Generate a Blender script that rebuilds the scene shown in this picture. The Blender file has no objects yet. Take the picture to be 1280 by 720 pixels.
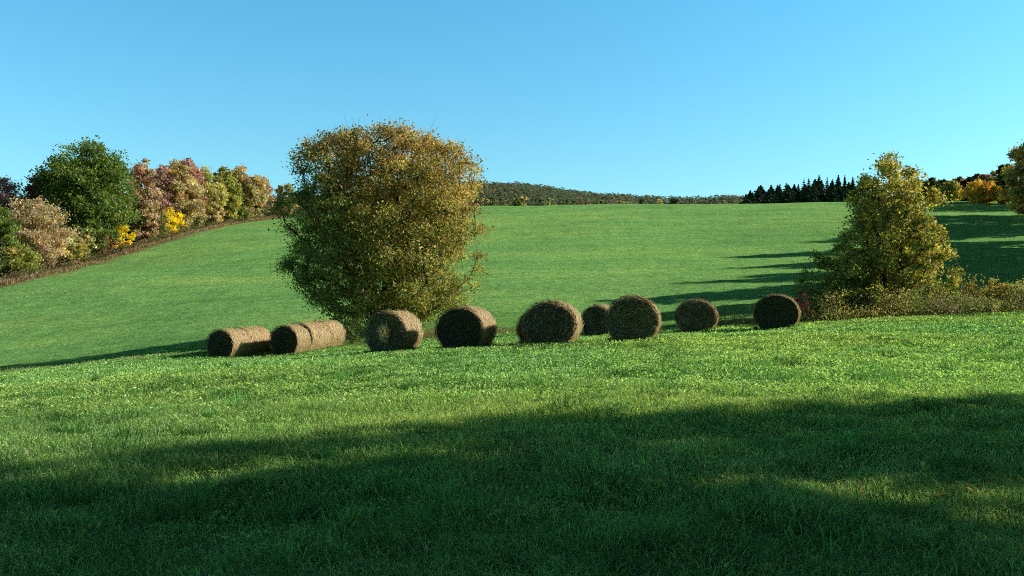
import bpy, math
import numpy as np
from mathutils import Vector, noise as mnoise

RNG = np.random.default_rng(7)
F = 1100.0            # focal length in photo pixels (1280 wide)
EYE = 1.6
SUN_AZ = math.radians(6)   # from +X toward +Y
SUN_EL = math.radians(24.5)

scene = bpy.context.scene
COL = scene.collection

# ------------------------------------------------------------------ helpers
def link(o, parent=None):
    COL.objects.link(o)
    if parent is not None:
        o.parent = parent
    return o

def tag(o, label=None, cat=None, group=None, kind=None):
    if label: o['label'] = label
    if cat: o['category'] = cat
    if group: o['group'] = group
    if kind: o['kind'] = kind
    return o

def empty(name, loc, rz=0.0):
    o = bpy.data.objects.new(name, None)
    o.empty_display_size = 0.3
    o.location = loc
    o.rotation_euler = (0, 0, rz)
    return link(o)

def mesh_np(name, verts, sizes, loops, mat, col=None, matidx=None, smooth=False, uv=None):
    """verts (N,3); sizes: per-face corner counts; loops: flat vertex index array"""
    me = bpy.data.meshes.new(name)
    verts = np.asarray(verts, dtype=np.float32)
    sizes = np.asarray(sizes, dtype=np.int32)
    loops = np.asarray(loops, dtype=np.int32)
    me.vertices.add(len(verts)); me.vertices.foreach_set('co', verts.ravel())
    me.loops.add(len(loops)); me.loops.foreach_set('vertex_index', loops)
    me.polygons.add(len(sizes))
    starts = np.concatenate([[0], np.cumsum(sizes)[:-1]]).astype(np.int32)
    me.polygons.foreach_set('loop_start', starts)
    me.polygons.foreach_set('loop_total', sizes)
    if matidx is not None:
        me.polygons.foreach_set('material_index', np.asarray(matidx, dtype=np.int32))
    if smooth:
        me.polygons.foreach_set('use_smooth', np.ones(len(sizes), dtype=bool))
    me.update(calc_edges=True)
    if col is not None:
        c = np.ones((len(verts), 4), dtype=np.float32)
        c[:, :3] = col
        a = me.color_attributes.new('Col', 'FLOAT_COLOR', 'POINT')
        a.data.foreach_set('color', c.ravel())
    for m in (mat if isinstance(mat, (list, tuple)) else [mat]):
        me.materials.append(m)
    return me

def obj(name, me, parent=None, loc=None):
    o = bpy.data.objects.new(name, me)
    if loc is not None: o.location = loc
    return link(o, parent)

class Geo:
    """collects numpy pieces into one mesh"""
    def __init__(s):
        s.v=[]; s.sz=[]; s.lp=[]; s.c=[]; s.mi=[]; s.n=0
    def add(s, v, sz, lp, c, mi=0):
        v=np.asarray(v,float); s.v.append(v); s.sz.append(np.asarray(sz)); s.lp.append(np.asarray(lp)+s.n)
        c=np.asarray(c,float)
        if c.ndim==1: c=np.tile(c,(len(v),1))
        s.c.append(c); s.mi.append(np.full(len(sz),mi)); s.n+=len(v)
    def build(s, name, mat, parent=None, loc=None, smooth=False):
        me = mesh_np(name, np.concatenate(s.v), np.concatenate(s.sz), np.concatenate(s.lp), mat,
                     np.concatenate(s.c), np.concatenate(s.mi), smooth)
        return obj(name, me, parent, loc)

def hash2(i, j, seed):
    h = (i.astype(np.int64)*374761393 + j.astype(np.int64)*668265263 + seed*974711) & 0x7fffffff
    h = ((h ^ (h >> 13))*1274126177) & 0x7fffffff
    return ((h ^ (h >> 16)) & 0xffff)/65535.0

def vnoise(x, y, s=1.0, seed=0):
    x = np.asarray(x, float)/s; y = np.asarray(y, float)/s
    i = np.floor(x); j = np.floor(y); fx = x-i; fy = y-j
    fx = fx*fx*(3-2*fx); fy = fy*fy*(3-2*fy)
    i = i.astype(np.int64); j = j.astype(np.int64)
    a = hash2(i,j,seed); b = hash2(i+1,j,seed); c = hash2(i,j+1,seed); d = hash2(i+1,j+1,seed)
    return (a*(1-fx)+b*fx)*(1-fy)+(c*(1-fx)+d*fx)*fy

# ------------------------------------------------------------------ terrain
# control points: bearing column, elevation row, distance
CP = [
 (640,720,4.9),(1280,720,4.95),(0,720,5.0),(640,560,8.9),(1280,560,9.0),(0,565,9.2),
 (640,477,16),(1280,468,17),(0,520,14),(300,500,15),(960,470,16),
 (1280,430,25),(1000,436,24),(792,427,28),(685,431,29),(583,436,30.5),(492,440,31.7),
 (400,447,33),(250,456,34),(130,465,33),(0,477,31),(-300,500,28),
 (250,452,40),(355,445.5,43),(274,452,43),(400,440,45),
 (742,421,41),(870,415,40),(973,411,37.5),(1100,402,38),(1280,391.5,41),(1500,385,42),
 (1280,386,45),(1100,394,46),(960,401,45),(800,410,47),
 (475,414,54),(560,408,53),(640,406,52),(330,424,53),(258,437,45.5),(130,452,46),(0,465,46),(-300,492,44),(258,425,58),(130,441,59),(0,457,59),(-300,478,58),
 # hill
 (0,430,68),(0,395,82),(0,358,100),(-300,400,90),(-300,365,130),(150,395,76),(150,350,98),(100,335,125),(200,305,150),(290,280,190),(360,272,215),
 (300,380,76),(300,330,110),
 (480,392,66),(480,340,95),(480,300,140),(480,265,225),
 (640,392,58),(640,340,90),(640,298,135),(600,259,220),
 (850,388,58),(850,335,90),(850,297,132),(800,256,215),
 (1050,370,60),(1050,330,88),(1050,296,125),(1050,253.5,200),(930,254.5,205),
 (1200,362,60),(1280,340,75),(1280,310,100),(1280,280,140),(1280,256,175),(1500,330,80),(1500,255,170),
]
def unproj(px, py, d):
    return ((px-640)/F*d, d, EYE-(py-360)/F*d)
P = np.array([unproj(*c) for c in CP])
extra = np.array([
 (0,0,0),(-10,-5,-.1),(10,-5,.1),(-60,-40,-1.5),(60,-40,1.0),(-60,10,-2.2),(40,10,.3),(60,30,1.2),
 (0,260,21.0),(-60,260,20),(80,250,22.5),(120,220,23),(0,330,14),(-120,260,19),(120,320,18),(200,200,24),
 (-130,170,9),(-160,120,3),(-200,220,14),(200,80,12),(150,40,5),(-200,40,-3),(0,420,2),(-200,420,6),(200,420,8)])
P = np.vstack([P, extra])
def tps_k(r2): return 0.5*r2*np.log(r2+1e-6)
def warp(x, y):   # compress far distances so near detail and far detail weigh alike
    r = np.sqrt(x*x+y*y)+1e-6
    k = np.log1p(r/20.0)*20.0/r
    return x*k, y*k
wx, wy = warp(P[:,0], P[:,1])
n = len(P)
K = tps_k((wx[:,None]-wx)**2+(wy[:,None]-wy)**2) + np.eye(n)*1.5
Q = np.column_stack([np.ones(n), wx, wy])
A = np.zeros((n+3, n+3)); A[:n,:n]=K; A[:n,n:]=Q; A[n:,:n]=Q.T
SOL = np.linalg.solve(A, np.concatenate([P[:,2], np.zeros(3)]))
def height(x, y):
    x = np.atleast_1d(np.asarray(x,float)); y = np.atleast_1d(np.asarray(y,float))
    sh = x.shape; x=x.ravel(); y=y.ravel()
    out = np.empty(len(x))
    for s in range(0, len(x), 20000):
        a, b = warp(x[s:s+20000], y[s:s+20000])
        out[s:s+20000] = tps_k((a[:,None]-wx)**2+(b[:,None]-wy)**2) @ SOL[:n] + SOL[n] + SOL[n+1]*a + SOL[n+2]*b
    r = np.sqrt(x*x+y*y)
    t = np.clip((r-330)/250, 0, 1); t=t*t*(3-2*t)
    out = out*(1-t) + (-6)*t
    out += (vnoise(x,y,3.0,3)-.5)*.10*np.clip(r/15,0,1) + (vnoise(x,y,.9,5)-.5)*.09
    out += (vnoise(x,y,18,9)-.5)*.5*np.clip((r-55)/60,0,1)
    return out.reshape(sh)
def hz(x, y): return float(height(x, y)[0])

# ------------------------------------------------------------------ materials
def mat_new(name):
    m = bpy.data.materials.new(name); m.use_nodes = True
    nt = m.node_tree; nt.nodes.clear()
    return m, nt, nt.nodes, nt.links

def leaf_material(name, trans=0.4, tcol=(1.25,1.15,.6), rough=.5, gloss=.06, seedvar=.25):
    m, nt, N, L = mat_new(name)
    out = N.new('ShaderNodeOutputMaterial')
    at = N.new('ShaderNodeAttribute'); at.attribute_name='Col'
    d = N.new('ShaderNodeBsdfDiffuse'); t = N.new('ShaderNodeBsdfTranslucent')
    g = N.new('ShaderNodeBsdfGlossy'); g.inputs['Roughness'].default_value=rough
    g.inputs['Color'].default_value=(.9,.95,1,1)
    mul = N.new('ShaderNodeMix'); mul.data_type='RGBA'; mul.blend_type='MULTIPLY'; mul.inputs[0].default_value=1
    mul.inputs[7].default_value=(*tcol,1)
    L.new(at.outputs['Color'], d.inputs['Color']); L.new(at.outputs['Color'], mul.inputs[6]); L.new(mul.outputs[2], t.inputs['Color'])
    mx = N.new('ShaderNodeMixShader'); mx.inputs[0].default_value=trans
    L.new(d.outputs[0], mx.inputs[1]); L.new(t.outputs[0], mx.inputs[2])
    mg = N.new('ShaderNodeMixShader'); mg.inputs[0].default_value=gloss
    L.new(mx.outputs[0], mg.inputs[1]); L.new(g.outputs[0], mg.inputs[2])
    L.new(mg.outputs[0], out.inputs[0])
    return m

M_LEAF = leaf_material('leaf_card', .48, (1.2,1.1,.65), .5, .03)
M_GRASS = leaf_material('grass_blade', .45, (1.15,1.1,.6), .5, .02)
M_NEEDLE = leaf_material('needle', .1, (1,1,.8), .6, .03)
M_STRAW = leaf_material('straw', .12, (1.1,1,.8), .5, .04)

def bark_material():
    m, nt, N, L = mat_new('bark')
    out = N.new('ShaderNodeOutputMaterial'); b = N.new('ShaderNodeBsdfPrincipled')
    tc = N.new('ShaderNodeTexCoord'); mp = N.new('ShaderNodeMapping'); mp.inputs['Scale'].default_value=(9,9,1.5)
    no = N.new('ShaderNodeTexNoise'); no.inputs['Scale'].default_value=3; no.inputs['Detail'].default_value=8
    cr = N.new('ShaderNodeValToRGB'); cr.color_ramp.elements[0].position=.3; cr.color_ramp.elements[0].color=(.022,.017,.012,1)
    cr.color_ramp.elements[1].position=.72; cr.color_ramp.elements[1].color=(.10,.08,.06,1)
    bp = N.new('ShaderNodeBump'); bp.inputs['Strength'].default_value=.6
    L.new(tc.outputs['Object'], mp.inputs[0]); L.new(mp.outputs[0], no.inputs[0]); L.new(no.outputs[0], cr.inputs[0])
    L.new(cr.outputs[0], b.inputs['Base Color']); L.new(no.outputs[0], bp.inputs['Height']); L.new(bp.outputs[0], b.inputs['Normal'])
    b.inputs['Roughness'].default_value=.9
    L.new(b.outputs[0], out.inputs[0]); return m
M_BARK = bark_material()

def ground_material():
    m, nt, N, L = mat_new('meadow')
    out = N.new('ShaderNodeOutputMaterial'); b = N.new('ShaderNodeBsdfDiffuse')
    geo = N.new('ShaderNodeNewGeometry')
    def noise(scale, detail=6, rough=.6, vec=None, sc=(1,1,1)):
        mp = N.new('ShaderNodeMapping'); mp.inputs['Scale'].default_value=sc
        L.new(geo.outputs['Position'], mp.inputs[0])
        no = N.new('ShaderNodeTexNoise'); no.inputs['Scale'].default_value=scale
        no.inputs['Detail'].default_value=detail; no.inputs['Roughness'].default_value=rough
        L.new(mp.outputs[0], no.inputs[0]); return no.outputs[0]
    def ramp(src, stops):
        cr = N.new('ShaderNodeValToRGB'); e=cr.color_ramp.elements
        e[0].position, e[0].color = stops[0][0], (*stops[0][1],1)
        e[1].position, e[1].color = stops[-1][0], (*stops[-1][1],1)
        for p,c in stops[1:-1]:
            k=e.new(p); k.color=(*c,1)
        L.new(src, cr.inputs[0]); return cr.outputs[0]
    def mix(a, c2, fac, mode='MIX'):
        x = N.new('ShaderNodeMix'); x.data_type='RGBA'; x.blend_type=mode
        if isinstance(fac,(int,float)): x.inputs[0].default_value=fac
        else: L.new(fac, x.inputs[0])
        L.new(a, x.inputs[6])
        if isinstance(c2, tuple): x.inputs[7].default_value=(*c2,1)
        else: L.new(c2, x.inputs[7])
        return x.outputs[2]
    at = N.new('ShaderNodeAttribute'); at.attribute_name='Col'
    c = at.outputs['Color']
    fine = ramp(noise(2.2,9,.75), [(.3,(.40,.42,.42)),(.5,(.95,.95,.95)),(.72,(1.75,1.7,1.4))])
    c = mix(c, fine, .85, 'MULTIPLY')
    mid = ramp(noise(.35,8,.72,sc=(.35,1.6,1)), [(.3,(.60,.70,.66)),(.5,(1,1,1)),(.7,(1.5,1.25,1.15))])
    c = mix(c, mid, .8, 'MULTIPLY')
    big = ramp(noise(.045,5,.6,sc=(.5,1.6,1)), [(.32,(.78,.86,.84)),(.5,(1,1,1)),(.66,(1.28,1.12,1.0))])
    c = mix(c, big, .9, 'MULTIPLY')
    tan = ramp(noise(.07,7,.7,sc=(.5,1.5,1)), [(.53,(0,0,0)),(.72,(1,1,1))])
    sep = N.new('ShaderNodeSeparateXYZ'); L.new(geo.outputs['Position'], sep.inputs[0])
    far = N.new('ShaderNodeMapRange'); far.inputs[1].default_value=50; far.inputs[2].default_value=62; far.inputs[4].default_value=.6
    L.new(sep.outputs['Y'], far.inputs[0])
    mm = N.new('ShaderNodeMath'); mm.operation='MULTIPLY'; L.new(tan, mm.inputs[0]); L.new(far.outputs[0], mm.inputs[1])
    c = mix(c, mix(c, (1.45,1.05,1.15), 1.0, 'MULTIPLY'), mm.outputs[0])
    L.new(c, b.inputs['Color'])
    bp = N.new('ShaderNodeBump'); bp.inputs['Strength'].default_value=.85; bp.inputs['Distance'].default_value=.22
    L.new(noise(3.0,8,.75), bp.inputs['Height']); L.new(bp.outputs[0], b.inputs['Normal'])
    L.new(b.outputs[0], out.inputs[0]); return m
M_GROUND = ground_material()

def lin(r,g,b):
    f=lambda v: ((v/255+.055)/1.055)**2.4 if v>10 else v/255/12.92
    return np.array([f(r),f(g),f(b)])

# colour of the ground by place (base colours only)
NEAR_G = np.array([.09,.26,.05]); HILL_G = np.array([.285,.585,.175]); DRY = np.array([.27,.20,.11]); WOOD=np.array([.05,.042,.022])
def pix(x, y):
    y = np.maximum(y, 1.0); return x/y*F+640
DITCH = np.array([(-300,44,),(0,41),(130,43),(258,46),(400,47.5),(560,46),(742,44.5),(900,43),(1000,43),(1280,43.5),(1700,44)],float)
def ditch_y(x, y):
    return np.interp(pix(x,y), DITCH[:,0], DITCH[:,1])
EDGE_PX = np.array([(-600,70),(-300,85),(0,100),(100,125),(200,150),(290,190),(360,215),(420,260)],float)
EX = (EDGE_PX[:,0]-640)/F*EDGE_PX[:,1]; EY=EDGE_PX[:,1]
def edge_dist(x, y):   # >0: beyond the field's left edge (wood side)
    xe = np.interp(y, EY, EX)
    return (xe - x)*.75
def ground_colour(x, y):
    px = pix(x,y)
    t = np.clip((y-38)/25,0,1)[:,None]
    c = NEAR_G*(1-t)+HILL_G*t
    w = vnoise(x,y,4,21)*.6+vnoise(x,y,1.3,22)*.4
    d = np.abs(y-ditch_y(x,y))
    k = np.clip(1-d/2.2,0,1)*np.clip((w-.25)*3,0,1)*(.35+.65*(px>880))
    k = np.maximum(k, np.clip(1-np.hypot((x+4.8)/3.2,(y-51)/3.0),0,1)*.9)
    c = c*(1-k[:,None])+DRY*k[:,None]
    e = edge_dist(x,y)+ (vnoise(x,y,3,31)-.5)*2
    kd = np.clip(1-np.abs(e+.3)/1.8,0,1)*(y>60)
    c = c*(1-kd[:,None])+DRY*1.1*kd[:,None]
    kw = np.clip((e-1.0)/1.5,0,1)*(y>60)
    c = c*(1-kw[:,None])+WOOD*kw[:,None]
    far = np.clip((np.hypot(x,y)-330)/80,0,1)[:,None]
    c = c*(1-far)+np.array([.05,.09,.03])*far
    return c

def build_ground():
    def axis(lim, fine, n_f, n_o):
        a = np.linspace(0, fine, n_f)
        b = np.geomspace(fine, lim, n_o)[1:]
        return np.concatenate([a,b])
    xp = axis(9000, 60, 190, 110); xs = np.concatenate([-xp[::-1][:-1], xp])
    yp = np.concatenate([np.linspace(0,60,230), np.geomspace(60,330,200)[1:], np.geomspace(330,9000,40)[1:]])
    yn = np.concatenate([-np.geomspace(9000,6,50), np.linspace(-6,0,15)[1:-1]])
    ys = np.concatenate([yn, yp])
    X,Y = np.meshgrid(xs, ys); Z = height(X,Y)
    V = np.column_stack([X.ravel(),Y.ravel(),Z.ravel()])
    nx, ny = len(xs), len(ys)
    i = (np.arange(ny-1)[:,None]*nx+np.arange(nx-1)).ravel()
    lp = np.column_stack([i,i+1,i+nx+1,i+nx]).ravel()
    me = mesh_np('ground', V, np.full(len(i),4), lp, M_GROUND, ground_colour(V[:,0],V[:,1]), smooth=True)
    o = obj('ground', me); o['kind']='structure'
build_ground()

# ------------------------------------------------------------------ leaf cards
def unit(v): return v/np.maximum(np.linalg.norm(v,axis=-1,keepdims=True),1e-9)
def leaf_cards(c, size, col, rng, up_bias=.4, aspect=.6):
    N_=len(c)
    nrm = unit(rng.normal(0,1,(N_,3))+np.array([0,0,up_bias]))
    t = unit(np.cross(nrm, rng.normal(0,1,(N_,3))))
    b = np.cross(nrm,t)
    s = np.asarray(size)[:,None]
    V = np.stack([c-t*s*.5, c+b*s*.5*aspect+nrm*s*.08, c+t*s*.5, c-b*s*.5*aspect+nrm*s*.08],axis=1).reshape(-1,3)
    return V, np.full(N_,4), np.arange(N_*4), np.repeat(col,4,axis=0)

# ------------------------------------------------------------------ grass blades
def blades(base, h, w, lean, col, segs=2, rng=RNG, tipcol=1.25):
    """vectorised grass blades. base (N,3)"""
    N_ = len(base)
    az = rng.uniform(0, 2*math.pi, N_)
    side = np.column_stack([np.cos(az), np.sin(az), np.zeros(N_)])
    la = rng.uniform(0, 2*math.pi, N_)
    ld = np.column_stack([np.cos(la), np.sin(la), np.zeros(N_)])
    h=np.asarray(h)[:,None]; w=np.asarray(w)[:,None]; lean=np.asarray(lean)[:,None]
    up = np.array([0,0,1.0])
    if segs==2:
        mid = base + up*h*.6 + ld*h*lean*.35
        tip = base + up*h*(1-.45*lean) + ld*h*lean*1.1
        V = np.stack([base-side*w/2, base+side*w/2, mid+side*w*.42, mid-side*w*.42, tip], axis=1).reshape(-1,3)
        i = np.arange(N_)*5
        lp = np.column_stack([i,i+1,i+2,i+3,i+3,i+2,i+4]).ravel()
        sz = np.tile([4,3], N_)
        cc = np.stack([col*.7,col*.7,col,col,np.minimum(col*tipcol,.85)],axis=1).reshape(-1,3)
    else:
        tip = base + up*h*(1-.35*lean) + ld*h*lean
        V = np.stack([base-side*w/2, base+side*w/2, tip], axis=1).reshape(-1,3)
        i = np.arange(N_)*3
        lp = np.column_stack([i,i+1,i+2]).ravel(); sz=np.full(N_,3)
        cc = np.stack([col*.75,col*.75,col*tipcol],axis=1).reshape(-1,3)
    return V, sz, lp, cc

def grass_colour(x, y, N_):
    a = np.clip(vnoise(x,y,1.1,41)*.5+vnoise(x,y,.35,42)*.5,0,1)[:,None]
    g1 = np.array([.34,.63,.17]); g2 = np.array([.60,.85,.28])
    c = g1*(1-a)+g2*a
    yb = vnoise(x,y,5.5,43)[:,None]; c = c*(1+np.array([.4,.1,-.15])*(yb-.5)*1.2)*(.86+.3*vnoise(x,y,9,44)[:,None])
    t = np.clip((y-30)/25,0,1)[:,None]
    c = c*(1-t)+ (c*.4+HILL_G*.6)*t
    c = c*RNG.uniform(.35,1.65,(N_,1))
    dry = RNG.random(N_)<.02
    c[dry] = np.array([.42,.40,.18])*RNG.uniform(.7,1.3,(dry.sum(),1))
    bl = RNG.random(N_)<.10
    c[bl] = c[bl]*np.array([.8,.95,1.5])
    return c

def grass_zone(geo, N_, d0, d1, h0, h1, w0, w1, segs, spread=.72, lean=(.2,1.0)):
    d = np.exp(RNG.uniform(math.log(d0), math.log(d1), N_))
    x = RNG.uniform(-1, 1, N_)*(spread*d+3.0)
    # gather into tufts
    q = RNG.integers(0, N_//9, N_)
    tx = x[q]; td = d[q]
    keep = RNG.random(N_)<.75
    sig = .035+.002*td
    x = np.where(keep, tx+RNG.normal(0,1,N_)*sig, x); y = np.where(keep, td+RNG.normal(0,1,N_)*sig, d)
    ok = RNG.random(N_) < .35+1.1*vnoise(x,y,.32,77); x=x[ok]; y=y[ok]; N_=len(x)
    z = height(x,y)
    t = np.clip((y-d0)/(d1-d0),0,1)
    patch = vnoise(x,y,1.6,51)*.6+vnoise(x,y,.5,52)*.4
    hh = (h0+(h1-h0)*t)*RNG.uniform(.45,1.25,N_)*(.3+1.4*patch)
    ww = (w0+(w1-w0)*t)*RNG.uniform(.6,1.3,N_)
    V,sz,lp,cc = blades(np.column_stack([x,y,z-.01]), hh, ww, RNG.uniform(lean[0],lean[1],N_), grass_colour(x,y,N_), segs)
    geo.add(V,sz,lp,cc)

def clover_zone(geo, N_, d0, d1, s0, s1, hmax):
    d = np.exp(RNG.uniform(math.log(d0), math.log(d1), N_)); x = RNG.uniform(-1,1,N_)*(.70*d+3.0)
    q = RNG.integers(0, N_//7, N_); sig=.03+.003*d[q]
    x = x[q]+RNG.normal(0,1,N_)*sig; y = d[q]+RNG.normal(0,1,N_)*sig
    patch = vnoise(x,y,1.6,51)*.6+vnoise(x,y,.5,52)*.4
    z = height(x,y)+hmax*RNG.uniform(.15,1,N_)*(.45+patch)
    t = np.clip((y-d0)/(d1-d0),0,1)
    c = grass_colour(x,y,N_)*RNG.uniform(.7,1.3,(N_,1))
    geo.add(*leaf_cards(np.column_stack([x,y,z]), (s0+(s1-s0)*t)*RNG.uniform(.5,1.3,N_), c, RNG, up_bias=.9, aspect=.5))

g = Geo()
grass_zone(g, 640000, 2.4, 15, .14, .13, .0040, .0085, 2, lean=(.4,1.4))
grass_zone(g, 230000, 13, 44, .11, .12, .012, .030, 1, lean=(.5,1.5))
clover_zone(g, 115000, 4.0, 15, .018, .042, .08)
clover_zone(g, 230000, 13, 46, .045, .10, .10)
o = g.build('grass', M_GRASS); tag(o, 'lush green grass of the near hay field', 'grass', kind='stuff')
g = Geo()
grass_zone(g, 170000, 42, 150, .09, .14, .03, .06, 1, spread=.64)
o = g.build('hill_grass', M_GRASS); tag(o, 'short mown grass on the slope behind the bales', 'grass', kind='stuff')

def extras():
    G=Geo(); k=700
    d=np.exp(RNG.uniform(math.log(4),math.log(34),k)); x=RNG.uniform(-.68,.68,k)*d
    c=np.array([(.5,.36,.16),(.6,.5,.3),(.36,.2,.1),(.62,.5,.12)])[RNG.integers(0,4,k)]
    G.add(*leaf_cards(np.column_stack([x,d,height(x,d)+RNG.uniform(.03,.12,k)]), RNG.uniform(.03,.075,k), c, RNG, up_bias=1.5))
    o=G.build('fallen_leaves',M_LEAF); tag(o,'scattered dry fallen leaves lying in the near grass','leaves',kind='stuff')
    G=Geo(); nt=420; per=70
    d=np.exp(RNG.uniform(math.log(3.6),math.log(30),nt)); x=RNG.uniform(-.68,.68,nt)*d
    own=np.repeat(np.arange(nt),per); rad_=RNG.uniform(.05,.22,nt)[own]
    X_=x[own]+RNG.normal(0,1,nt*per)*rad_; Y_=d[own]+RNG.normal(0,1,nt*per)*rad_
    tone=RNG.uniform(.45,1.15,nt)[own][:,None]
    c=np.array([.30,.62,.17])*tone*RNG.uniform(.6,1.3,(nt*per,1))
    G.add(*blades(np.column_stack([X_,Y_,height(X_,Y_)-.01]), RNG.uniform(.12,.30,nt*per)*RNG.uniform(.6,1.1,nt)[own], .005+.0006*d[own], RNG.uniform(.4,1.5,nt*per), c, 2))
    o=G.build('grass_tussocks',M_GRASS); tag(o,'taller tufts of coarse grass dotted over the near field','grass',kind='stuff')
extras()

# tall pale stalks standing above the near grass
def stalks():
    G = Geo(); k=260
    d = RNG.uniform(4,16,k); x = RNG.uniform(-.62,.62,k)*d
    col = np.array([.26,.27,.12])*RNG.uniform(.6,1.3,(k,1))
    G.add(*blades(np.column_stack([x,d,height(x,d)]), RNG.uniform(.25,.5,k), RNG.uniform(.002,.004,k), RNG.uniform(.1,.6,k), col, 2))
    o=G.build('grass_stalks', M_GRASS); tag(o,'thin pale seed stalks above the near grass','grass',kind='stuff')
stalks()

def tube(geo, pts, rads, sides, col):
    pts = np.asarray(pts,float); m=len(pts)
    d = np.gradient(pts,axis=0); d=unit(d)
    ref = np.array([1.0,0,0]) if abs(d[0][0])<.8 else np.array([0,1.0,0])
    a = unit(np.cross(d,ref)); b=np.cross(d,a)
    th = np.linspace(0,2*math.pi,sides,endpoint=False)
    ring = pts[:,None,:]+(a[:,None,:]*np.cos(th)[None,:,None]+b[:,None,:]*np.sin(th)[None,:,None])*np.asarray(rads)[:,None,None]
    V = ring.reshape(-1,3)
    i = (np.arange(m-1)[:,None]*sides+np.arange(sides)).ravel()
    j = (np.arange(m-1)[:,None]*sides+(np.arange(sides)+1)%sides).ravel()
    lp = np.column_stack([i,j,j+sides,i+sides]).ravel()
    geo.add(V, np.full(len(i),4), lp, col)

def clumpy(c, own, r, n_cl, amt=.35):
    k=r.uniform(1-amt,1+amt,n_cl)[own][:,None]
    return c*k
def make_tree(name, label, cat, loc, H, prof, cx=(0,0), palette=None, n_cl=160, per=90, leaf=.14, cl_r=.55,
              seed=0, trunk_r=.2, group=None, colfn=None, stems=1, bare=0.0, shell=.45, outline=.22, flat=1.0, crown_part='crown', bmat=None):
    """prof: list of (height fraction, radius m). Crown of leaf clusters fed by real branches."""
    r = np.random.default_rng(seed+1000)
    root = empty(name, loc); tag(root, label, cat, group)
    pf = np.array(prof)
    zs = pf[:,0]*H
    # sample cluster centres in envelope
    C=[]; tries=0
    ph = r.uniform(0,6.28,8)
    def rad(z, th):
        base = np.interp(z, zs, pf[:,1])
        k = 1+outline*(.5*np.sin(2*th+ph[0]+z/H*4)+.6*np.sin(3*th+ph[1]-z/H*7)+.5*np.sin(5*th+ph[2]+z/H*13)+.4*np.sin(z/H*22+ph[3]+th))
        return base*k
    zt = np.linspace(zs[0], zs[-1], 60); wgt = np.interp(zt, zs, pf[:,1])**2+.02; wgt/=wgt.sum()
    while len(C)<n_cl:
        z = r.choice(zt,p=wgt)+r.uniform(-.5,.5)*(zt[1]-zt[0]); th=r.uniform(0,2*math.pi)
        rr = rad(z,th)*(r.random()**shell)
        p = np.array([math.cos(th)*rr, math.sin(th)*rr*flat, z])
        p[0]+=cx[0]*min(1,z/H*1.5); p[1]+=cx[1]*min(1,z/H*1.5)
        C.append(p)
    C=np.array(C)
    # branches
    nodes=[]; par=[]; 
    z0=zs[0]
    top = H*.82
    for s in range(stems):
        a = s*2.4+r.uniform(0,1); off = 0 if stems==1 else trunk_r*1.3
        sp = 0 if stems==1 else np.interp(H*.5,zs,pf[:,1])*.35
        prev=-1
        for k in range(9):
            t=k/8
            x=math.cos(a)*(off+sp*t**1.3)+cx[0]*t*.6+math.sin(k*1.7+s)*H*.008*t*3; y=math.sin(a)*(off+sp*t**1.3)+cx[1]*t*.6+math.cos(k*1.3+s)*H*.008*t*3
            nodes.append(np.array([x,y,top*t*(1 if stems==1 else r.uniform(.9,1)) - .25*(k==0)])); par.append(prev); prev=len(nodes)-1
    order = np.argsort(np.hypot(C[:,0],C[:,1])+abs(C[:,2]-H*.5)*.3)
    leafnode=[]
    for ci in order:
        c=C[ci]; arr=np.array(nodes)
        dv = c-arr; dist=np.linalg.norm(dv,axis=1)
        pen = np.where(arr[:,2]>c[2]-.15*dist, dist*1.2, 0)+np.hypot(arr[:,0],arr[:,1])*.0
        j=int(np.argmin(dist+pen))
        a=arr[j]; L_=np.linalg.norm(c-a); steps=max(2,int(L_/(H*.05)))
        prev=j
        for k in range(1,steps+1):
            t=k/steps
            q=a*(1-t)+c*t; q=q+np.array([r.normal(0,1),r.normal(0,1),r.normal(0,1)])*L_*.03*(k<steps); q[2]-=math.sin(t*math.pi)*L_*.10
            nodes.append(q); par.append(prev); prev=len(nodes)-1
        leafnode.append(prev)
    nodes=np.array(nodes); par=np.array(par)
    flow=np.zeros(len(nodes)); 
    for l in leafnode: flow[l]+=1
    for i in range(len(nodes)-1,-1,-1):
        if par[i]>=0: flow[par[i]]+=flow[i]
    rr_ = trunk_r*(np.maximum(flow,.3)/flow.max())**.46
    rr_ = np.maximum(rr_, trunk_r*.03)
    rr_[0] *= 1.35
    G=Geo()
    # edges as short tubes (vectorised prism per edge)
    idx=np.where(par>=0)[0]; a=nodes[par[idx]]; b=nodes[idx]; ra=np.minimum(rr_[par[idx]],rr_[idx]*1.6); rb=rr_[idx]
    # twigs
    tw_n=4+int(10*bare)
    cc=np.repeat(C,tw_n,axis=0); e=cc+r.normal(0,1,cc.shape)*cl_r*(.9+.5*bare)+np.array([0,0,cl_r*.4*bare])
    tr=np.full(len(cc),max(.006,trunk_r*.035))
    a=np.vstack([a,cc]); b=np.vstack([b,e]); ra=np.concatenate([ra,tr]); rb=np.concatenate([rb,tr*.4])
    d=unit(b-a); ref=np.where(np.abs(d[:,2:3])<.8, np.array([[0,0,1.0]]), np.array([[1.0,0,0]]))
    u=unit(np.cross(d,ref)); v=np.cross(d,u); S=6
    th=np.arange(S)*2*math.pi/S
    ringA=a[:,None]+(u[:,None]*np.cos(th)[None,:,None]+v[:,None]*np.sin(th)[None,:,None])*ra[:,None,None]
    ringB=b[:,None]+(u[:,None]*np.cos(th)[None,:,None]+v[:,None]*np.sin(th)[None,:,None])*rb[:,None,None]
    V=np.concatenate([ringA,ringB],axis=1).reshape(-1,3)
    base=(np.arange(len(a))*2*S)[:,None]+np.arange(S)[None]
    nxt=(np.arange(len(a))*2*S)[:,None]+((np.arange(S)+1)%S)[None]
    lp=np.stack([base,nxt,nxt+S,base+S],axis=2).reshape(-1)
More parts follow.
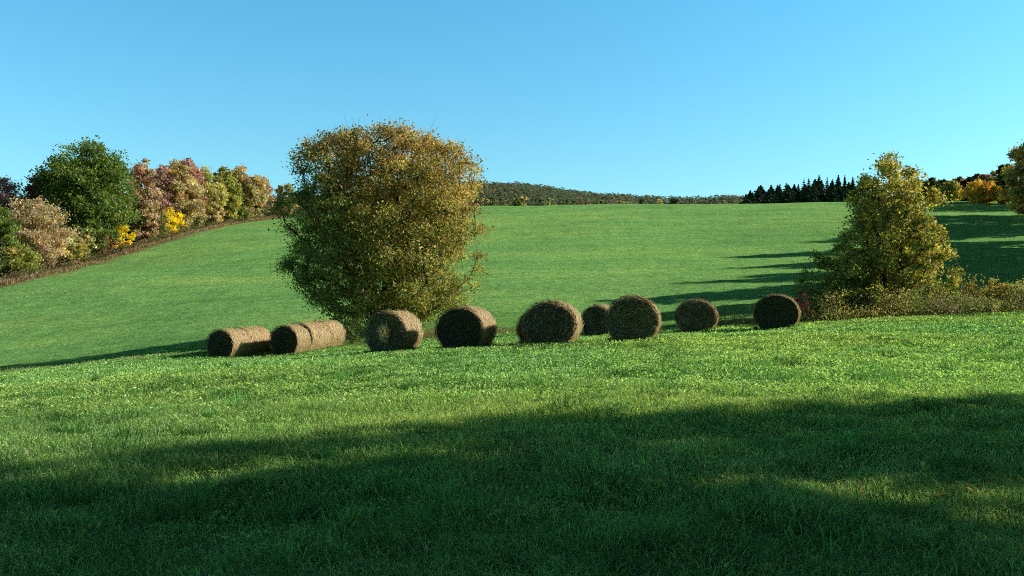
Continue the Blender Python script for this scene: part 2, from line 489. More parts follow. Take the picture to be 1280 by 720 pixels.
    G.add(V,np.full(len(a)*S,4),lp,np.array([.05,.04,.03]))
    G.build('trunk', bmat or M_BARK, root, smooth=True)
    # leaves
    M_=n_cl*per
    own=np.repeat(np.arange(n_cl),per)
    cs = cl_r*r.uniform(.6,1.25,n_cl)
    off=r.normal(0,1,(M_,3))*np.array([1,1,.7]); 
    pos=C[own]+off*cs[own][:,None]*.62
    keep = pos[:,2]>.05
    if bare>0: keep &= r.random(M_)>bare*.6
    pos=pos[keep]; own=own[keep]
    if colfn is None:
        pal=np.array(palette); w_cl=r.random(n_cl)
        base=pal[(w_cl*len(pal)).astype(int)%len(pal)][own]
        alt=pal[r.integers(0,len(pal),len(own))]
        mixk=r.random((len(own),1))*.85
        col=base*(1-mixk)+alt*mixk
    else: col=colfn(pos,own,r,n_cl)
    col=clumpy(col,own,r,n_cl)*r.uniform(.55,1.5,(len(own),1))
    G=Geo(); G.add(*leaf_cards(pos, leaf*r.uniform(.6,1.35,len(pos)), col, r))
    G.build(crown_part, M_LEAF, root)
    return root

def at(px, D, dz=0.0):
    x=(px-640)/F*D
    return (x, D, hz(x,D)+dz)

# palettes (linear base colours)
GREEN=[(.035,.085,.018),(.055,.12,.02),(.03,.07,.02),(.07,.13,.02)]
OLIVE=[(.12,.13,.03),(.16,.15,.035),(.08,.11,.025),(.2,.17,.04)]
TAN=[(.34,.22,.12),(.40,.28,.14),(.26,.16,.09),(.22,.17,.07),(.38,.22,.13)]
PINK=[(.32,.16,.12),(.38,.2,.15),(.25,.12,.09),(.28,.19,.1)]
RED=[(.20,.07,.05),(.14,.055,.04),(.24,.10,.07),(.12,.08,.04)]
MAUVE=[(.19,.11,.12),(.15,.08,.09),(.22,.15,.14)]
ORANGE=[(.34,.18,.06),(.38,.22,.08),(.26,.15,.06),(.2,.15,.05)]
YELLOW=[(.95,.78,.02),(.85,.70,.03),(.95,.82,.06)]
GOLD=[(.45,.28,.05),(.38,.22,.05),(.5,.33,.07),(.3,.2,.05)]
DARK=[(.02,.045,.018),(.03,.05,.02),(.04,.05,.02)]

def sc_(p,k): return [tuple(v*k for v in c) for c in p]
def ds_(p,k): return [tuple(v*(1-k)+k*(c[0]*.4+c[1]*.6) for v in c) for c in p]
TAN=ds_([(c[0]*2.1,c[1]*2.3,c[2]*2.2) for c in TAN]+[(.30,.30,.10)],.2); PINK=ds_([(c[0]*1.9,c[1]*2.3,c[2]*2.2) for c in PINK]+[(.34,.30,.12),(.5,.42,.3)],.2); RED=ds_(sc_(RED,2.1),.15); MAUVE=ds_(sc_(MAUVE,3.0),.2); ORANGE=ds_([(c[0]*1.9,c[1]*2.2,c[2]*2.5) for c in ORANGE]+[(.3,.32,.1),(.5,.4,.26)],.15); OLIVE=ds_(sc_(OLIVE,2.7),.08); GREEN=[(c[0]*4.4,c[1]*2.9,c[2]*3.0) for c in GREEN]; GOLD=sc_(GOLD,1.2); GOLD=sc_(GOLD,1.4); DARK=sc_(DARK,1.4)

TAN,PINK,RED,MAUVE,ORANGE,OLIVE=[[tuple(min(.8,v*1.28) for v in c) for c in p] for p in (TAN,PINK,RED,MAUVE,ORANGE,OLIVE)]

# ------------------------------------------------------------------ the big tree behind the bales
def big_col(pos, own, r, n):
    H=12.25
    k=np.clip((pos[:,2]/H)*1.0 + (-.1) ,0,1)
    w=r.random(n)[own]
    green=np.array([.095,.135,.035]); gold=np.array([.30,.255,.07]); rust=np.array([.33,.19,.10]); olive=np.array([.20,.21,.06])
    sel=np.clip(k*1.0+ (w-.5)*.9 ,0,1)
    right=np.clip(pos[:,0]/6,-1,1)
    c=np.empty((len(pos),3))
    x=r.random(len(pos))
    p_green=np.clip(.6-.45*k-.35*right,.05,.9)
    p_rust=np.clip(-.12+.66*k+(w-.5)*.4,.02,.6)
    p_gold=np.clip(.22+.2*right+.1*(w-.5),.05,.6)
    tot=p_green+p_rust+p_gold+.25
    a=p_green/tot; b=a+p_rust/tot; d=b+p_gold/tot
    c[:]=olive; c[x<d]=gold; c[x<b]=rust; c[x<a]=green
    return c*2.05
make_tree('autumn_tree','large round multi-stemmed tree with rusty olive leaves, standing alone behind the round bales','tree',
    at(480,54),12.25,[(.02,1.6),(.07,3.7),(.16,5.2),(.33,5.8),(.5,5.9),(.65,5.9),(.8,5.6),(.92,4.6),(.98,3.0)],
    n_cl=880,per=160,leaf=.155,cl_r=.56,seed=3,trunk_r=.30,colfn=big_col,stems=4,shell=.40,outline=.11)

def right_col(pos, own, r, n):
    w=r.random(n)[own]; x=r.random(len(pos)); H=8.3
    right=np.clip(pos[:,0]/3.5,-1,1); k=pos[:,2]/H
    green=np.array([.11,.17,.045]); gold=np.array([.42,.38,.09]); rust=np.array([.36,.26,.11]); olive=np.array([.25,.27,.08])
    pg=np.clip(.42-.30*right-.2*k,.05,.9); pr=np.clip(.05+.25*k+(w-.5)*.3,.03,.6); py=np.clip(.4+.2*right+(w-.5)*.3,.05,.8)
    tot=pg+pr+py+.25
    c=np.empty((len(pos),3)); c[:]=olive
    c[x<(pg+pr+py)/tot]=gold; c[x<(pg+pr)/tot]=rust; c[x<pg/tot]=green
    return c*1.6
make_tree('autumn_tree','yellow leaved pointed tree rising from the brush right of the bales','tree',
    at(1116,46),8.3,[(.02,2.1),(.12,2.5),(.3,2.65),(.5,2.7),(.68,2.3),(.82,1.75),(.92,1.15),(1.0,.35)],
    n_cl=300,per=140,leaf=.16,cl_r=.38,seed=11,trunk_r=.16,colfn=right_col,stems=3,shell=.5,outline=.15)
make_tree('leafy_shrub','dark green loose shrub leaning out left of the yellow pointed tree','shrub',
    at(1050,44.5),3.9,[(.03,1.4),(.3,1.9),(.6,1.6),(.85,.9),(1.0,.25)],palette=GREEN+OLIVE[:2],
    n_cl=110,per=130,leaf=.12,cl_r=.38,seed=12,trunk_r=.07,stems=4,outline=.3)

# ------------------------------------------------------------------ wood edge on the left
def bgt(name,label,cat,px,D,top,halfpx,pal,seed,lowfrac=.12,**kw):
    R=halfpx/F*D
    if kw.get('group') is None:
        while D<260 and edge_dist(np.array([(px-640)/F*D]),np.array([float(D)]))[0] < 2.6+.55*R: D+=1
    loc=at(px,D)
    H=(360-top)/F*D+EYE-loc[2]
    R=halfpx/F*D
    kw.setdefault('n_cl',170); kw.setdefault('per',110); kw.setdefault('leaf',.0027*D); kw.setdefault('cl_r',R*.19)
    prof=kw.pop('prof',[(lowfrac,R*.55),(.3,R*.9),(.5,R),(.7,R*.92),(.85,R*.7),(.95,R*.4),(1,R*.15)])
    kw.setdefault('group','trees and shrubs along the left field edge')
    return make_tree(name,label,cat,loc,H*.97,prof,palette=pal,seed=seed,trunk_r=kw.pop('trunk_r',max(.08,H*.016)),**kw)

bgt('broadleaf_tree','tall dark green broadleaf tree, biggest of the left wood edge','tree',112,130,176,56,GREEN,21,n_cl=260,per=200,outline=.16,leaf=.42,cl_r=1.25)
bgt('autumn_tree','reddish brown tree just left of the tall green tree','tree',48,142,213,30,RED,22,bare=.3)
bgt('autumn_tree','mauve half-bare tree at the far left of the wood edge','tree',8,140,222,30,MAUVE,23,bare=.5)
bgt('broadleaf_tree','mid green tree at the left picture edge','tree',-4,118,252,24,GREEN,24)
bgt('autumn_tree','pinkish tan rounded tree in front of the tall green tree','tree',42,108,246,38,TAN+PINK,25,lowfrac=.05,n_cl=170,bare=.25)
bgt('autumn_tree','salmon red tree touching the right side of the tall green tree','tree',178,152,197,21,PINK+RED[:1],26,lowfrac=.05)
bgt('autumn_tree','tall tan tree with a narrow pale golden crown','tree',222,152,202,25,TAN+GOLD[:1],27,lowfrac=.05,n_cl=170)
bgt('autumn_tree','purple brown crown behind the tall tan tree','tree',232,176,196,22,MAUVE+RED,28,bare=.3)
bgt('autumn_tree','dull mauve half-bare tree between the salmon and the tan trees','tree',202,172,203,18,MAUVE,29,bare=.5)
bgt('autumn_tree','olive yellow tree right of the tall tan tree','tree',258,170,210,23,OLIVE+TAN[:1],30,lowfrac=.05)
bgt('autumn_tree','olive green tree in the middle of the right half of the wood','tree',281,186,209,18,OLIVE,31,lowfrac=.05)
bgt('autumn_tree','orange tan round tree at the right end of the wood','tree',306,190,206,26,ORANGE+TAN,32,lowfrac=.04,n_cl=170)
bgt('autumn_tree','thin bare-topped tree beside the orange round tree','tree',328,200,222,13,MAUVE+TAN[:1],33,bare=.6,n_cl=60)
bgt('autumn_tree','small tan tree peeping out left of the big lone tree','tree',356,206,228,15,TAN+OLIVE,34,n_cl=60,bare=.3)
bgt('yellow_shrub','bright yellow shrub below the tall green tree','shrub',149,131,273,14,YELLOW,41,lowfrac=.02,n_cl=50,outline=.3)
bgt('yellow_shrub','bright yellow shrub at the foot of the tan trees','shrub',208,148,260,18,YELLOW,42,lowfrac=.02,n_cl=60,outline=.3)
SH=[('leafy_shrub','leafy green thicket shrub under the tall green tree',108,122,272,26,GREEN+OLIVE[:1]),
 ('leafy_shrub','yellow-green low shrub at the foot of the pinkish tree',84,113,300,16,OLIVE+GOLD[:1]),
 ('leafy_shrub','tan and green shrub right of the yellow-green low shrub',100,117,288,14,TAN+OLIVE),
 ('leafy_shrub','pink-brown shrub between the two bright yellow shrubs',180,143,252,18,PINK+OLIVE[:2]),
 ('leafy_shrub','olive shrub left of the right bright yellow shrub',196,147,256,15,OLIVE),
 ('leafy_shrub','brown and green shrub below the tan trees',238,158,254,16,TAN+GREEN[:2]),
 ('leafy_shrub','pale tan shrub at the foot of the olive yellow tree',262,166,250,14,TAN+GOLD[:1]),
 ('leafy_shrub','lime green shrub under the olive green tree',284,178,247,13,OLIVE+GREEN[:1]),
 ('leafy_shrub','dark green shrub below the orange round tree',322,194,248,11,GREEN),
 ('leafy_shrub','rusty shrub low at the right end of the wood',345,204,254,14,ORANGE+RED[:1]),
 ('leafy_shrub','green and golden shrub low in the left corner of the wood',20,106,306,30,OLIVE+GREEN+GOLD[:1]),
 ('leafy_shrub','rounded dark green shrub at the left picture edge below the green tree',-22,104,290,20,GREEN),
 ('leafy_shrub','reddish low shrub beside the left bright yellow shrub',128,126,292,13,RED+OLIVE[:1]),
 ('leafy_shrub','dark green low shrub under the right yellow shrub',218,150,282,11,GREEN+OLIVE[:1]),
 ('leafy_shrub','green shrub row end where the field edge turns',300,186,258,13,GREEN+OLIVE),]
for k,(nm,lb,px,D,top,hp,pal) in enumerate(SH):
    bgt(nm,lb,'shrub',px,D,top,hp,pal,60+k,lowfrac=.02,n_cl=60,outline=.28,stems=3)

# ------------------------------------------------------------------ brush strips (stuff)
def brush(name,label,pts,width,n_,hr,pal,leafs,seed,stem_col=(.12,.08,.05),leafn=7,w=.012):
    r=np.random.default_rng(seed)
    pts=np.array(pts,float); s=np.concatenate([[0],np.cumsum(np.hypot(*np.diff(pts,axis=0).T))])
    t=r.uniform(0,s[-1],n_); x=np.interp(t,s,pts[:,0])+r.normal(0,width,n_)*.5; y=np.interp(t,s,pts[:,1])+r.normal(0,width,n_)
    cl=vnoise(x,y,1.7,seed)
    h=r.uniform(hr[0],hr[1],n_)*(.45+cl)
    z=height(x,y)
    pal=np.array(pal); G=Geo()
    sc=np.array(stem_col)*r.uniform(.6,1.8,(n_,1))
    G.add(*blades(np.column_stack([x,y,z]),h,np.full(n_,w),r.uniform(.1,.6,n_),sc,2,rng=r))
    if leafn:
        m=n_*leafn; own=np.repeat(np.arange(n_),leafn); f=r.uniform(.15,1.05,m)
        p=np.column_stack([x[own],y[own],z[own]+h[own]*f])+r.normal(0,1,(m,3))*np.array([1,1,.5])*leafs*1.6
        pi=((vnoise(x,y,2.3,seed+1)*.75+r.random(n_)*.25)*len(pal)).astype(int)%len(pal)
        G.add(*leaf_cards(p,leafs*r.uniform(.5,1.3,m),pal[pi][own]*r.uniform(.6,1.4,(m,1)),r))
    o=G.build(name,M_LEAF); tag(o,label,'undergrowth',kind='stuff')
def P2(px,D): return ((px-640)/F*D,D)
# foot of the wood on the left: dark brown-red brush, then a pale dry verge
brush('undergrowth','low reddish brown brush along the foot of the left wood',[P2(-120,98),P2(0,103.5),P2(100,129),P2(200,154),P2(290,194),P2(360,219)],1.0,1100,(.4,1.0),[(.20,.10,.07),(.26,.16,.09),(.14,.18,.05),(.34,.24,.12),(.2,.22,.06)],.30,201,leafn=8,w=.04)
brush('verge_grass','pale dry grass verge between the field and the left wood',[P2(-120,96),P2(0,100.5),P2(100,125.5),P2(200,150.5),P2(290,190.5),P2(360,215.5)],.8,5200,(.35,.7),[(.36,.27,.15)],.1,202,stem_col=(.36,.26,.15),leafn=0,w=.09)
# hedge line on the right
brush('undergrowth','tangled brush with brown and golden weeds right of the bales',[P2(1010,43.3),P2(1150,43.5),P2(1290,43.8),P2(1480,44)],1.15,2500,(.4,1.15),[(.18,.28,.08),(.22,.33,.09),(.40,.32,.22),(.28,.36,.11),(.20,.30,.09),(.48,.42,.2),(.6,.55,.16),(.20,.30,.09)],.10,203,leafn=22)
brush('weeds','thin dry weeds in the ditch between the two right bales',[P2(893,43.5),P2(1010,43)],.7,500,(.3,1.0),[(.25,.17,.12),(.12,.14,.04),(.36,.3,.15)],.07,204,stem_col=(.34,.28,.14),leafn=5)
brush('weeds','brown weeds and dry grass below the big lone tree',[P2(500,48),P2(640,47)],1.2,700,(.15,.45),[(.25,.15,.08),(.14,.14,.04)],.06,205,stem_col=(.3,.2,.1),leafn=4)
brush('weeds','pale dry grass tips in the hollow at the left',[P2(0,42.5),P2(120,43.5),P2(200,44.5)],.8,900,(.12,.34),[(.3,.3,.12)],.05,206,stem_col=(.42,.38,.18),leafn=0)
brush('weeds','sparse pale weeds between the front bales and the ditch',[P2(730,44),P2(890,43.5)],.9,500,(.15,.5),[(.2,.2,.08)],.05,207,stem_col=(.34,.33,.13),leafn=2)
make_tree('pink_shrub','small magenta leaved shrub behind the rightmost bale','shrub',at(1001,42.6),1.35,[(.35,.3),(.7,.45),(1,.3)],palette=[(.55,.08,.17),(.45,.05,.12),(.6,.2,.25)],n_cl=16,per=30,leaf=.075,cl_r=.16,seed=91,trunk_r=.02,stems=3)
SHR=[('pale green weedy shrub with a rounded top under the yellow tree',1165,44.2,1.9,30,OLIVE+GREEN[:1]),
 ('goldenrod yellow shrub in the brush at right',1230,44.6,1.75,22,GOLD+OLIVE),
 ('brownish olive shrub at the right picture edge in the brush',1272,44.4,1.5,26,OLIVE+TAN[:2]),
 ('dark low shrub at the foot of the yellow pointed tree',1090,43.6,1.6,40,DARK+GREEN),
 ('grey green shrub beside the magenta leaved shrub',1028,43.4,1.1,24,OLIVE+GREEN)]
for k,(lb,px,D,H,hp,pal) in enumerate(SHR):
    R=hp/F*D
    make_tree('leafy_shrub',lb,'shrub',at(px,D),H,[(.03,R*.7),(.4,R),(.75,R*.8),(1,R*.3)],palette=pal,n_cl=45,per=55,leaf=.085,cl_r=.24,seed=95+k,trunk_r=.04,stems=4,outline=.3,group='shrubs in the brush line')
make_tree('leafy_shrub','dark low bush at the foot of the big lone tree','shrub',at(440,48.5),1.3,[(.03,1.0),(.5,.9),(1,.3)],palette=DARK+GREEN,n_cl=45,per=60,leaf=.09,cl_r=.26,seed=99,trunk_r=.04,stems=4)

# ------------------------------------------------------------------ conifers on the skyline
def conifer(label,px,D,top,seed,group='conifers on the skyline',halfpx=None,base_sink=0):
    r=np.random.default_rng(seed); loc=at(px,D,base_sink); H=(360-top)/F*D+EYE-loc[2]
    ex=r.uniform(.7,1.3); root=empty('conifer',loc); tag(root,label,'conifer',group)
    G=Geo(); tube(G,[(0,0,-.3),(0,0,H*.5),(0,0,H*.98)],[H*.018,H*.011,.02],7,(.05,.04,.03)); G.build('trunk',M_BARK,root)
    R=(halfpx/F*D)*r.uniform(1.0,1.4)
    G=Geo(); nb=int(H*34); zz=H*(.06+.94*r.random(nb)**.85); th=r.uniform(0,6.283,nb)
    lvl=np.round(zz/(H*.055))*(H*.055)*.3+zz*.7
    ln=R*np.clip(1-(lvl/H),.0,1)**ex*r.uniform(.45,1.35,nb)*1.25+.03
    per=14; own=np.repeat(np.arange(nb),per); f=r.uniform(.1,1,nb*per)
    px_=np.column_stack([np.cos(th[own])*ln[own]*f, np.sin(th[own])*ln[own]*f, lvl[own]-ln[own]*f*.28+ (f**3)*ln[own]*.1])
    px_+=r.normal(0,1,px_.shape)*np.array([.13,.13,.08])*R/1.6*np.clip(1.15-lvl[own]/H,.1,1)[:,None]
    px_=px_[px_[:,2]<H]
    c=np.array([(.035,.075,.035),(.05,.09,.04),(.025,.055,.03)])[r.integers(0,3,len(px_))]*r.uniform(.6,1.5,(len(px_),1))
    G.add(*leaf_cards(px_,.5*r.uniform(.6,1.3,len(px_))*max(R,1.3)/1.6*np.clip(1.2-px_[:,2]/H,.22,1),c,r,aspect=.45)); G.build('crown',M_NEEDLE,root)
CON=[(933,243),(941,240),(948,233),(961,236),(968,240),(975,230),(983,229),(991,234),(998,230),(1005,223),(1011,222),(1017,228),(1024,218.5),(1034,221),(1041,224),(1048,219),(1056,219),(1066,221),(1076,224),(1088,226)]
cd=['short dark conifer starting the left end of the skyline row','tiny conifer second from the left end of the skyline row','taller conifer with a knobbly top near the left end of the row',
 'conifer with a broad low cone past the knobbly one','small conifer filling the gap after the broad low cone','narrow conifer with a leaning point in the left third of the row',
 'conifer twin just right of the leaning pointed one','low conifer in a dip of the skyline row','medium conifer left of the two thin spires','thin spire conifer, left one of two thin spires',
 'thin spire conifer, right one of two thin spires','low conifer right of the two thin spires','tallest broad conifer in the middle right of the row','narrow conifer beside the tallest broad one',
 'low conifer in the gap left of the dark wide pair','wide dark conifer, left one of the dark wide pair','wide dark conifer, right one of the dark wide pair','conifer half behind the yellow pointed tree top',
 'conifer hidden mostly by the yellow pointed tree','last conifer of the row behind the yellow pointed tree']
for k in range(15):
    conifer('shaded conifer in the solid back row behind the skyline conifers',938+k*11+(k*7)%5,254,238-9*min(1,k/7)-(k*5)%6,370+k,group='back row of skyline conifers',halfpx=17)
for k,((px,top),lb) in enumerate(zip(CON,cd)):
    wide = 12 if k in (12,15,16,17,18,19) else (7 if k in (9,10,13) else 9.5)
    conifer(lb,px,235+ (k*37%11),top,300+k,halfpx=wide)
conifer('lone dark conifer pair member, bigger one on the far crest centre',893,300,243.5,331,'small trees on the far crest',halfpx=5)
conifer('small dark conifer left of the bigger one on the far crest centre',862,300,246,332,'small trees on the far crest',halfpx=3.5)

GR='mixed trees on the right skyline'
RT=[('broadleaf_tree','dark green tree emerging right of the yellow pointed tree',1160,212,221,14,DARK+GREEN[:1]),
 ('broadleaf_tree','dark green tree behind the olive one on the right skyline',1176,214,224,13,DARK+GREEN),
 ('autumn_tree','olive golden round tree on the right skyline',1190,196,226,14,OLIVE+GOLD[:1]),
 ('autumn_tree','brown topped tree between the olive and the dark pointed tree',1202,214,220,14,DARK+RED),
 ('broadleaf_tree','dark green upright tree above the yellow bush',1212,208,221,9,DARK),
 ('autumn_tree','rusty red crowned tree above the golden bush',1230,204,217,12,RED+ORANGE),
 ('autumn_tree','orange brown tree near the right picture edge',1246,200,213,11,ORANGE+DARK[:1]),
 ('broadleaf_tree','dark tree just left of the tall golden edge tree',1256,190,203,12,DARK+GREEN[:1]),
 ('autumn_tree','dusky brown tree behind the dark one on the right skyline',1222,226,217,13,DARK+RED[:1]),
 ]
for k,(nm,lb,px,D,top,hp,pal) in enumerate(RT):
    bgt(nm,lb,'tree',px,D,top,hp,pal,400+k,lowfrac=.03,n_cl=80,group=GR)
bgt('autumn_tree','tall golden brown tree cut by the right picture edge','tree',1284,150,178,25,GOLD+OLIVE+ORANGE[:2],420,lowfrac=.05,n_cl=170,group=GR)
bgt('yellow_shrub','wide golden yellow bush on the right skyline','shrub',1228,178,228,21,[(.92,.62,.08),(.95,.7,.12),(.8,.5,.08)],421,lowfrac=.02,n_cl=90,group=GR,outline=.2)
bgt('yellow_shrub','small pale golden bush right of the wide golden one','shrub',1256,176,237,10,GOLD,422,lowfrac=.02,n_cl=40,group=GR)

# small trees peeping over the far crest in the middle
r=np.random.default_rng(77)
SM=[(604,243,ORANGE,'rusty small tree on the far crest right beside the big tree'),(617,246,GREEN,'green small tree next to the rusty one on the far crest'),(629,243,OLIVE,'olive small tree on the left part of the far crest'),
 (646,247,GREEN,'low green tree left of the orange one on the far crest'),(655,242,ORANGE,'orange small tree sticking up on the far crest'),(671,247,DARK,'dark small tree right of the orange one on the far crest'),
 (690,246,OLIVE,'olive low tree in the left middle of the far crest'),(708,248,GREEN,'green low tree in the left middle of the far crest'),(731,248,RED,'reddish low tree near the middle of the far crest'),
 (752,249,GREEN,'round green low tree at the middle of the far crest'),(778,249,ORANGE,'rusty low tree right of the middle of the far crest'),(802,249,DARK,'dark low tree right of the rusty one on the far crest'),(826,249.5,OLIVE,'olive low tree near the right end of the far crest'),(843,249,DARK,'dark low tree near the right end of the far crest')]
for k,(px,top,pal,lb) in enumerate(SM):
    bgt('small_tree',lb,'tree',px,290+(k*13)%25,top-1,9+(k*7)%4,pal,450+k,n_cl=45,per=40,group='small trees on the far crest')

# ------------------------------------------------------------------ trees outside the frame that throw the long shadows
sx,sy=math.cos(SUN_AZ),math.sin(SUN_AZ)
OFF=[ # X, Y, H, R
 (25.0,11.4,13.0,2.9,'big tree beside the camera throwing the nearest shadow'),
 (36.0,11.9,16.0,2.6,'second big tree right of the camera'),
 (15.0,5.6,13.0,3.8,'broad tree close to the right of the camera'),
 (26.0,4.7,13.0,2.8,'third big tree right of the camera'),
 (35.0,8.9,14.0,1.9,'slender half-bare tree between the big trees right of the camera'),
 (20.0,0.5,12.0,3.4,'tree standing level with the camera at right'),
 (42,58,15,4.0,'tree at the lower right edge of the hill field'),
 (48,68.5,17,4.2,'tree right of the hill field, second up the slope'),
 (56,80,17,4.6,'tree right of the hill field, third up the slope'),
 (64,93,17,4.4,'tree right of the hill field, fourth up the slope'),
 (74,109,20,4.4,'tree right of the hill field, fifth up the slope'),
 (84,124,18,5.6,'tree right of the hill field, sixth up the slope'),
 (99,146,19,7.0,'tree right of the hill field, seventh up the slope'),
 (114,170,19,8.0,'tree right of the hill field, eighth up the slope'),
 (46,63.5,9,3.4,'short tree between the two lowest trees right of the hill field'),
 (51,74,10,3.8,'short tree above the second tree right of the hill field'),
 (58,86.5,11,4.0,'short tree above the third tree right of the hill field'),
 (67,100,12,4.4,'short tree above the fourth tree right of the hill field'),
 (90,134,14,5.0,'short tree above the sixth tree right of the hill field'),
]
for k,(x,y,H,R,lb) in enumerate(OFF):
    make_tree('autumn_tree',lb,'tree',(x,y,hz(x,y)),H,([(.12,R*.5),(.3,R*.9),(.5,R),(.7,R*.9),(.88,R*.6),(1,R*.15)] if k!=2 else [(.46,R*.5),(.52,R*.95),(.64,R),(.8,R*.95),(.93,R*.7),(1,R*.3)]),palette=OLIVE+GOLD+GREEN,
        n_cl=(120 if k==4 else 230 if k<6 else 240),per=90,leaf=(.36 if k<6 else .46),cl_r=R*.17,seed=500+k,trunk_r=.25,group='trees along the right side of the fields')

# ------------------------------------------------------------------ far wooded hills
SKY=np.array([(-1500,300),(-400,262),(200,252),(340,246),(480,234),(600,229),(680,232),(760,238.5),(830,246),(930,245),(1080,244),(1300,250),(2600,290)],float)
def hills_z(X,Y):
    px=pix(X,Y); py=np.interp(px,SKY[:,0],SKY[:,1])
    top=(360-py)/F*1300+EYE-9
    t=np.clip((Y-420)/(1300-420),0,1)
    prof=t**1.05
    u=np.clip((Y-1300)/900,0,1)
    return (top*prof-4*(1-t))*(1-u*.9)+ (vnoise(X,Y,120,61)-.5)*12*t*(1-u)-2
def build_hills():
    xs=np.linspace(-2600,2600,150); ys=np.linspace(400,2300,60)
    X,Y=np.meshgrid(xs,ys); Z=hills_z(X,Y)
    V=np.column_stack([X.ravel(),Y.ravel(),Z.ravel()]); nx=len(xs)
    i=(np.arange(len(ys)-1)[:,None]*nx+np.arange(nx-1)).ravel()
    me=mesh_np('hills',V,np.full(len(i),4),np.column_stack([i,i+1,i+nx+1,i+nx]).ravel(),M_LEAF,np.tile([.05,.06,.04],(len(V),1)),smooth=True)
    o=obj('hills',me); o['kind']='structure'
    r=np.random.default_rng(5); n_=26000
    Yc=r.uniform(600,1330,n_); X_=(r.uniform(300,1330,n_)-640)/F*Yc
    Zc=hills_z(X_,Yc); k=18; own=np.repeat(np.arange(n_),k)
    hh=r.uniform(4,8,n_)
    v=unit(r.normal(0,1,(n_*k,3))); v[:,2]=np.abs(v[:,2])
    p=np.column_stack([X_,Yc,Zc+2])[own]+v*np.column_stack([hh[own]*.62,hh[own]*.62,hh[own]])
    pal=np.array([(.15,.22,.12),(.18,.23,.12),(.13,.20,.12),(.27,.22,.14),(.24,.20,.12),(.20,.23,.12),(.13,.20,.12)])
    pi=((vnoise(X_,Yc,70,71)*.75+r.random(n_)*.25)*len(pal)).astype(int)%len(pal)
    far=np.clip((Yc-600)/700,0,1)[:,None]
    c=pal[pi]*r.uniform(.85,1.15,(n_,1)); c=c*1.15*(1-.5*far)+np.array([.25,.38,.36])*.5*far  # distance haze mixed into the crown colours
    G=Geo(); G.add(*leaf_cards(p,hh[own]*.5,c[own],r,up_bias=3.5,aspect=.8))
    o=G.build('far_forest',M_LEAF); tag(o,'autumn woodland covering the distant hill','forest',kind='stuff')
build_hills()

# ------------------------------------------------------------------ hay bales
def hay_body_material():
    m, nt, N, L = mat_new('hay_body')
    out = N.new('ShaderNodeOutputMaterial'); b = N.new('ShaderNodeBsdfPrincipled'); b.inputs['Roughness'].default_value=.85
    b.inputs['Specular IOR Level'].default_value=.15
    at = N.new('ShaderNodeAttribute'); at.attribute_name='Col'
    tc = N.new('ShaderNodeTexCoord')
    mp = N.new('ShaderNodeMapping'); mp.inputs['Scale'].default_value=(1,.35,1)
    L.new(tc.outputs['Object'], mp.inputs[0])
    no = N.new('ShaderNodeTexNoise'); no.inputs['Scale'].default_value=14; no.inputs['Detail'].default_value=9; no.inputs['Roughness'].default_value=.75
    L.new(mp.outputs[0], no.inputs[0])
    cr = N.new('ShaderNodeValToRGB'); cr.color_ramp.elements[0].position=.3; cr.color_ramp.elements[0].color=(.35,.33,.3,1)
    cr.color_ramp.elements[1].position=.68; cr.color_ramp.elements[1].color=(1.25,1.2,1.1,1)
    L.new(no.outputs[0], cr.inputs[0])
    x = N.new('ShaderNodeMix'); x.data_type='RGBA'; x.blend_type='MULTIPLY'; x.inputs[0].default_value=1
    L.new(at.outputs['Color'], x.inputs[6]); L.new(cr.outputs[0], x.inputs[7]); L.new(x.outputs[2], b.inputs['Base Color'])
    bp = N.new('ShaderNodeBump'); bp.inputs['Strength'].default_value=.9; bp.inputs['Distance'].default_value=.05
    L.new(no.outputs[0], bp.inputs['Height']); L.new(bp.outputs[0], b.inputs['Normal'])
    L.new(b.outputs[0], out.inputs[0]); return m
M_HAY = hay_body_material()
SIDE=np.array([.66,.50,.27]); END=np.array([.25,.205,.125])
AX = math.radians(17)    # all bales lie with their axes about 17 degrees east of the view axis

